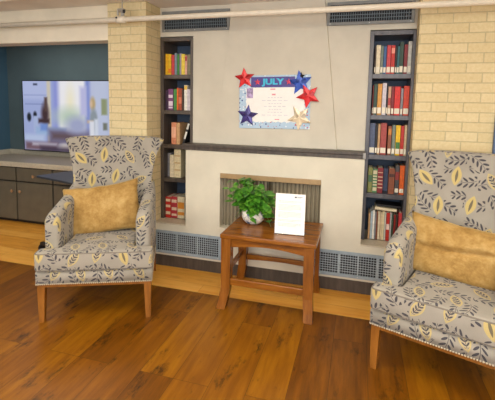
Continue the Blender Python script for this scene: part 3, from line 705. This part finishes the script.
def pillow(label, w, h, th, chair, lx, ly, lz, lean, roll, seed, crease=0.0):
    bm = B(); NX, NZ = 36, 26; grid = {}
    def shape(u, v):
        k = 1-.055*(1-abs(v)**2)*0
        ex = u*w/2*(1-.06*(1-v*v)*abs(u)**3); ez = v*h/2*(1-.12*(1-u*u)*abs(v)**3)
        t_ = th/2*((1-abs(u)**2.6)*(1-abs(v)**2.6))**.55
        return ex, ez, t_
    for s in (-1, 1):
        for i in range(NX+1):
            for j in range(NZ+1):
                u, v = -1+2*i/NX, -1+2*j/NZ
                ed = i in (0, NX) or j in (0, NZ)
                if ed and s == 1: grid[s, i, j] = grid[-1, i, j]; continue
                x, z, t_ = shape(u, v)
                nn = noise.noise(Vector((x*9+seed, z*9, s*3)))*.010+noise.noise(Vector((x*22+seed, z*22, s*5)))*.005
                if crease: t_ *= 1-.30*crease*math.exp(-((v-.08-.12*math.sin(u*2.5))/.07)**2)*max(0, 1-abs(u)**4)
                wv = .004*noise.noise(Vector((x*14+seed, z*14, 9))) if ed else 0
                grid[s, i, j] = bm.verts.new((x+wv, s*(t_+(nn if not ed else 0)), z+wv))
    for s in (-1, 1):
        for i in range(NX):
            for j in range(NZ): bm.faces.new((grid[s, i, j], grid[s, i+1, j], grid[s, i+1, j+1], grid[s, i, j+1]))
    o = mk('throw_pillow', bm, VELVET, smooth=True)
    seam = B(); loop = [grid_co for grid_co in []]
    M = Matrix.Translation(chair.location) @ Matrix.Rotation(chair.rotation_euler.z, 4, 'Z') @ Matrix.Translation((lx, ly, lz)) @ Matrix.Rotation(lean, 4, 'X') @ Matrix.Rotation(roll, 4, 'Y')
    o.matrix_world = M
    return tag(o, label, 'pillow', 'gold velvet throw pillows')
pillow('gold velvet throw pillow tilted against the back of the left armchair', .585, .405, .15, c1, -.048, .465, .664, R(-15), R(-8.5), 3.1)
pillow('wide creased gold velvet throw pillow on the right armchair', .66, .375, .18, c2, .012, .455, .632, R(-16), R(4.5), 8.7, 2.2)

# ------------------------------------------------------------------ side table
t = thing('side_table', 'small cherry wood table with splayed legs in front of the fireplace', 'table', (-.585, -.40, 0))
bm = B()
NXs, NYs = 14, 8
topz = .565; Tt = [[None]*(NYs+1) for _ in range(NXs+1)]
def tz(u, v): return topz-.006*math.cos(u*PI/2)*(.5+.5*math.cos(v*PI/2))
rings = []
box(bm, -.345, .352, -.272, .254, .532, topz, .006, 3)
mk('tabletop', bm, TABLEWOOD, t)
LEGW = mat_wood('cherry_leg_wood', (98, 54, 10), (130, 76, 20), (156, 98, 34), rough=.26)
for sx in (-1, 1):
    for sy in (-1, 1):
        bm = B(); x = sx*.302; y = sy*(.228 if sy < 0 else .200)
        secs = [(0, sx*.03 if sx < 0 else .018, sy*.022, .033), (.06, sx*.016, sy*.012, .032), (.16, 0, 0, .033), (.30, 0, 0, .035), (.532, 0, 0, .036)]
        if sx > 0: secs = [(z, a*.5, b, r) for z, a, b, r in secs]
        loft(bm, [[(x+a+dx*r, y+b+dy*r, z) for dx, dy in ((-1, -1), (1, -1), (1, 1), (-1, 1))] for z, a, b, r in secs]); bevel_all(bm, .003, 2)
        mk('leg', bm, LEGW, t)
def arch(bm, x0, x1, y0, y1, z0, zt, rise, axis='x'):
    top = [(x0, zt), (x1, zt)]; bot = []
    for k in range(13): q = k/12; bot.append((x1+(x0-x1)*q, z0+rise*math.sin(PI*q)))
    poly = [(x0, zt), (x1, zt)]+bot
    prism(bm, poly, 1 if axis == 'x' else 0, y0, y1); return bm
mk('apron', arch(B(), -.266, .266, -.246, -.226, .464, .532, .026), TABLEWOOD, t)
mk('apron', arch(B(), -.266, .266, .193, .213, .464, .532, .026), TABLEWOOD, t)
for sx in (-1, 1): mk('apron', arch(B(), -.192, .164, sx*.302-.010, sx*.302+.010, .464, .532, .02, 'y'), LEGW, t)
mk('front_stretcher', box(B(), -.269, .269, -.250, -.222, .178, .228, .004), TABLEWOOD, t)
mk('rear_stretcher', arch(B(), -.266, .266, .190, .212, .203, .248, .012), TABLEWOOD, t)
for sx in (-1, 1): mk('side_stretcher', box(B(), sx*.302-.011, sx*.302+.011, -.195, .166, .255, .300, .004), LEGW, t)

# ------------------------------------------------------------------ potted plant
t = thing('potted_plant', 'green trailing plant in a round patterned pot on the side table', 'plant', (-.772, -.325, .5655))
bm = B(); lathe(bm, [(.045, 0), (.062, .004), (.084, .03), (.094, .06), (.088, .09), (.076, .108), (.080, .116), (.074, .116), (.070, .104), (.07, .098)], 36); mk('pot', bm, mat_ceramic(), t, smooth=True)
mk('soil', lathe(B(), [(.068, .094), (.068, .1)], 24), plain('dark_soil', (48, 34, 24), .95), t)
random.seed(21); fol = B(); st = B(); 
def leaf(bm, p, d, up, L):
    d = d.normalized(); s = d.cross(up).normalized(); n = s.cross(d).normalized()
    out = [(0, 0), (-.10, .30), (.12, .46), (.40, .44), (.70, .24), (1.0, 0)]
    mid = [bm.verts.new(p+d*(L*a)+n*(L*(-.16*a*a))) for a in (0, .12, .40, .70, 1.0)]
    for sg in (-1, 1):
        e = [bm.verts.new(p+d*(L*a)+s*(sg*L*b)+n*(L*(.10*b-.16*a*a))) for a, b in out[1:5]]
        bm.faces.new((mid[0], e[0], e[1], mid[1])); bm.faces.new((mid[1], e[1], e[2], mid[2])); bm.faces.new((mid[2], e[2], e[3], mid[3])); bm.faces.new((mid[3], e[3], mid[4]))
for i in range(84):
    a = random.uniform(0, 2*PI); reach = random.uniform(.05, .205); rise = random.uniform(.05, .27)*(1-.15*reach/.2); drop = random.uniform(.0, .26)*(reach/.205)
    c, s = math.cos(a), math.sin(a)
    if s > .3: reach *= .8
    stretch = 1.25 if c < -.2 else 1.0
    front = s < -.45 and abs(c) < .75
    if front: reach *= .70; drop *= (.25 if c < 0 else .75)
    p0 = Vector((.03*c, .03*s, .10)); p1 = Vector((reach*.5*c*stretch, reach*.5*s, .115+rise)); p2 = Vector((reach*c*stretch, reach*s, .135+rise*.9-drop))
    pts = [p0*(1-q)**2+p1*2*q*(1-q)+p2*q*q for q in [k/6 for k in range(7)]]
    for v_ in pts: v_.z = max(v_.z, .014)
    tube(st, pts, .0018, 5)
    for q in range(2, 7):
        if random.random() < .12: continue
        d = Vector((c+random.uniform(-.9, .9), s+random.uniform(-.9, .9), random.uniform(-.9, .25))); L = random.uniform(.042, .070)
        p = pts[q]+Vector((random.uniform(-.01, .01), random.uniform(-.01, .01), random.uniform(-.01, .012)))
        if (p+d.normalized()*L*1.05).z < .030 or p.z < .02: continue
        leaf(fol, p, d, Vector((random.uniform(-.4, .4), random.uniform(-.7, .1), 1)), L)
mk('foliage', fol, mat_leaf(), t, smooth=True); mk('stems', st, plain('green_stem', (84, 124, 50), .6), t)

# ------------------------------------------------------------------ sign holder
t = thing('sign_holder', 'clear stand with a white printed sheet on the side table', 'sign', (-.446, -.530, .5655), R(3))
def mat_clear():
    g = G('clear_acrylic'); g.b.inputs['Transmission Weight'].default_value = 1; g.b.inputs['IOR'].default_value = 1.45
    return g.done((.96, .97, .97, 1), .04)
ACR = mat_clear()
lean = R(-4)
bm = B(); box(bm, -.110, .110, .0035, .006, .004, .302, rot=None); mk('acrylic_panel', bm, ACR, t, rot=(lean, 0, 0))
mk('acrylic_foot', box(B(), -.110, .110, -.002, .085, 0, .003, .001), ACR, t)
sh = mk('printed_sheet', box(B(), -.108, .108, .001, .003, .005, .300), PAPER, t, rot=(lean, 0, 0))
bm = B(); random.seed(5)
z = .245
for para in (2, 5, 5, 2, 3):
    for k in range(para):
        w = .165 if k < para-1 else random.uniform(.06, .13)
        x = -.085
        while x < -.085+w:
            l = random.uniform(.008, .022); box(bm, x, min(x+l, -.085+w), .0002, .001, z-.0011, z+.0011); x += l+.004
        z -= .0092
    z -= .0085
mk('printed_text', bm, plain('grey_ink', (150, 150, 152), .7), sh)
bm = B(); box(bm, .030, .046, .0002, .001, .272, .283, .002); box(bm, .050, .088, .0002, .001, .279, .282); box(bm, .050, .076, .0002, .001, .273, .2755)
mk('letterhead', bm, plain('dark_blue_ink', (86, 92, 112), .6), sh)

# ------------------------------------------------------------------ camera
f, cyp, yaw, pitch, roll = 386.87, 145.32, .277419, .09999, .019727
rgt = Vector((math.cos(yaw), math.sin(yaw), 0)); fw = Vector((-math.sin(yaw), math.cos(yaw), 0)); up = Vector((0, 0, 1))
f2 = fw*math.cos(pitch)-up*math.sin(pitch); u2 = up*math.cos(pitch)+fw*math.sin(pitch)
r3 = rgt*math.cos(roll)+u2*math.sin(roll); u3 = u2*math.cos(roll)-rgt*math.sin(roll)
cam = bpy.data.cameras.new('camera'); co = bpy.data.objects.new('camera', cam); COL.objects.link(co)
m = Matrix.Identity(4)
for i in range(3): m[i][0], m[i][1], m[i][2] = r3[i], u3[i], -f2[i]
m[0][3], m[1][3], m[2][3] = 0, -3.25, 1.49
co.matrix_world = m
cam.sensor_fit = 'HORIZONTAL'; cam.sensor_width = 36; cam.lens = f/495*36; cam.shift_x = 0; cam.shift_y = -(200-cyp)/495; cam.clip_start = .02
scene.camera = co

# ------------------------------------------------------------------ light
def area(name, loc, sx, sy, power, col, rot=(0, 0, 0)):
    l = bpy.data.lights.new(name, 'AREA'); l.shape = 'RECTANGLE'; l.size = sx; l.size_y = sy; l.energy = power; l.color = col
    o = bpy.data.objects.new(name, l); COL.objects.link(o); o.location = loc; o.rotation_euler = rot; return o
area('ceiling_lamp', (-2.6, -2.3, CZ-.03), 1.2, .6, 24, (1, .955, .83))
area('ceiling_lamp', (-.4, -1.9, CZ-.03), 1.2, .6, 22, (1, .955, .83))
area('ceiling_lamp', (1.6, -2.3, CZ-.03), 1.2, .6, 22, (1, .955, .83))
area('ceiling_lamp', (-.6, -4.3, CZ-.03), 1.2, .6, 34, (1, .955, .83))
area('alcove_fill_light', (-3.4, .35, CZ-.03), 1.6, .4, 13, (1, .95, .86))  # added fill light to brighten the alcove, not a known fixture
area('ceiling_fill_light', (-2.9, -3.9, 1.5), 1.0, .5, 85, (1, .97, .90), (PI, 0, 0))  # pair of added fill lights behind the camera, brightening ceiling and beam
area('ceiling_fill_light', (1.0, -3.9, 1.5), 1.0, .5, 85, (1, .97, .90), (PI, 0, 0))
area('window_daylight', (.3, -5.5, 1.5), 4.5, 1.7, 95, (.95, .97, 1), (R(84), 0, 0))
w = bpy.data.worlds.new('world'); w.use_nodes = True; scene.world = w
bg = w.node_tree.nodes['Background']; bg.inputs[0].default_value = (1, .97, .90, 1); bg.inputs[1].default_value = .62
scene.view_settings.view_transform = 'Standard'; scene.view_settings.look = 'None'; scene.view_settings.exposure = 0; scene.view_settings.gamma = 1
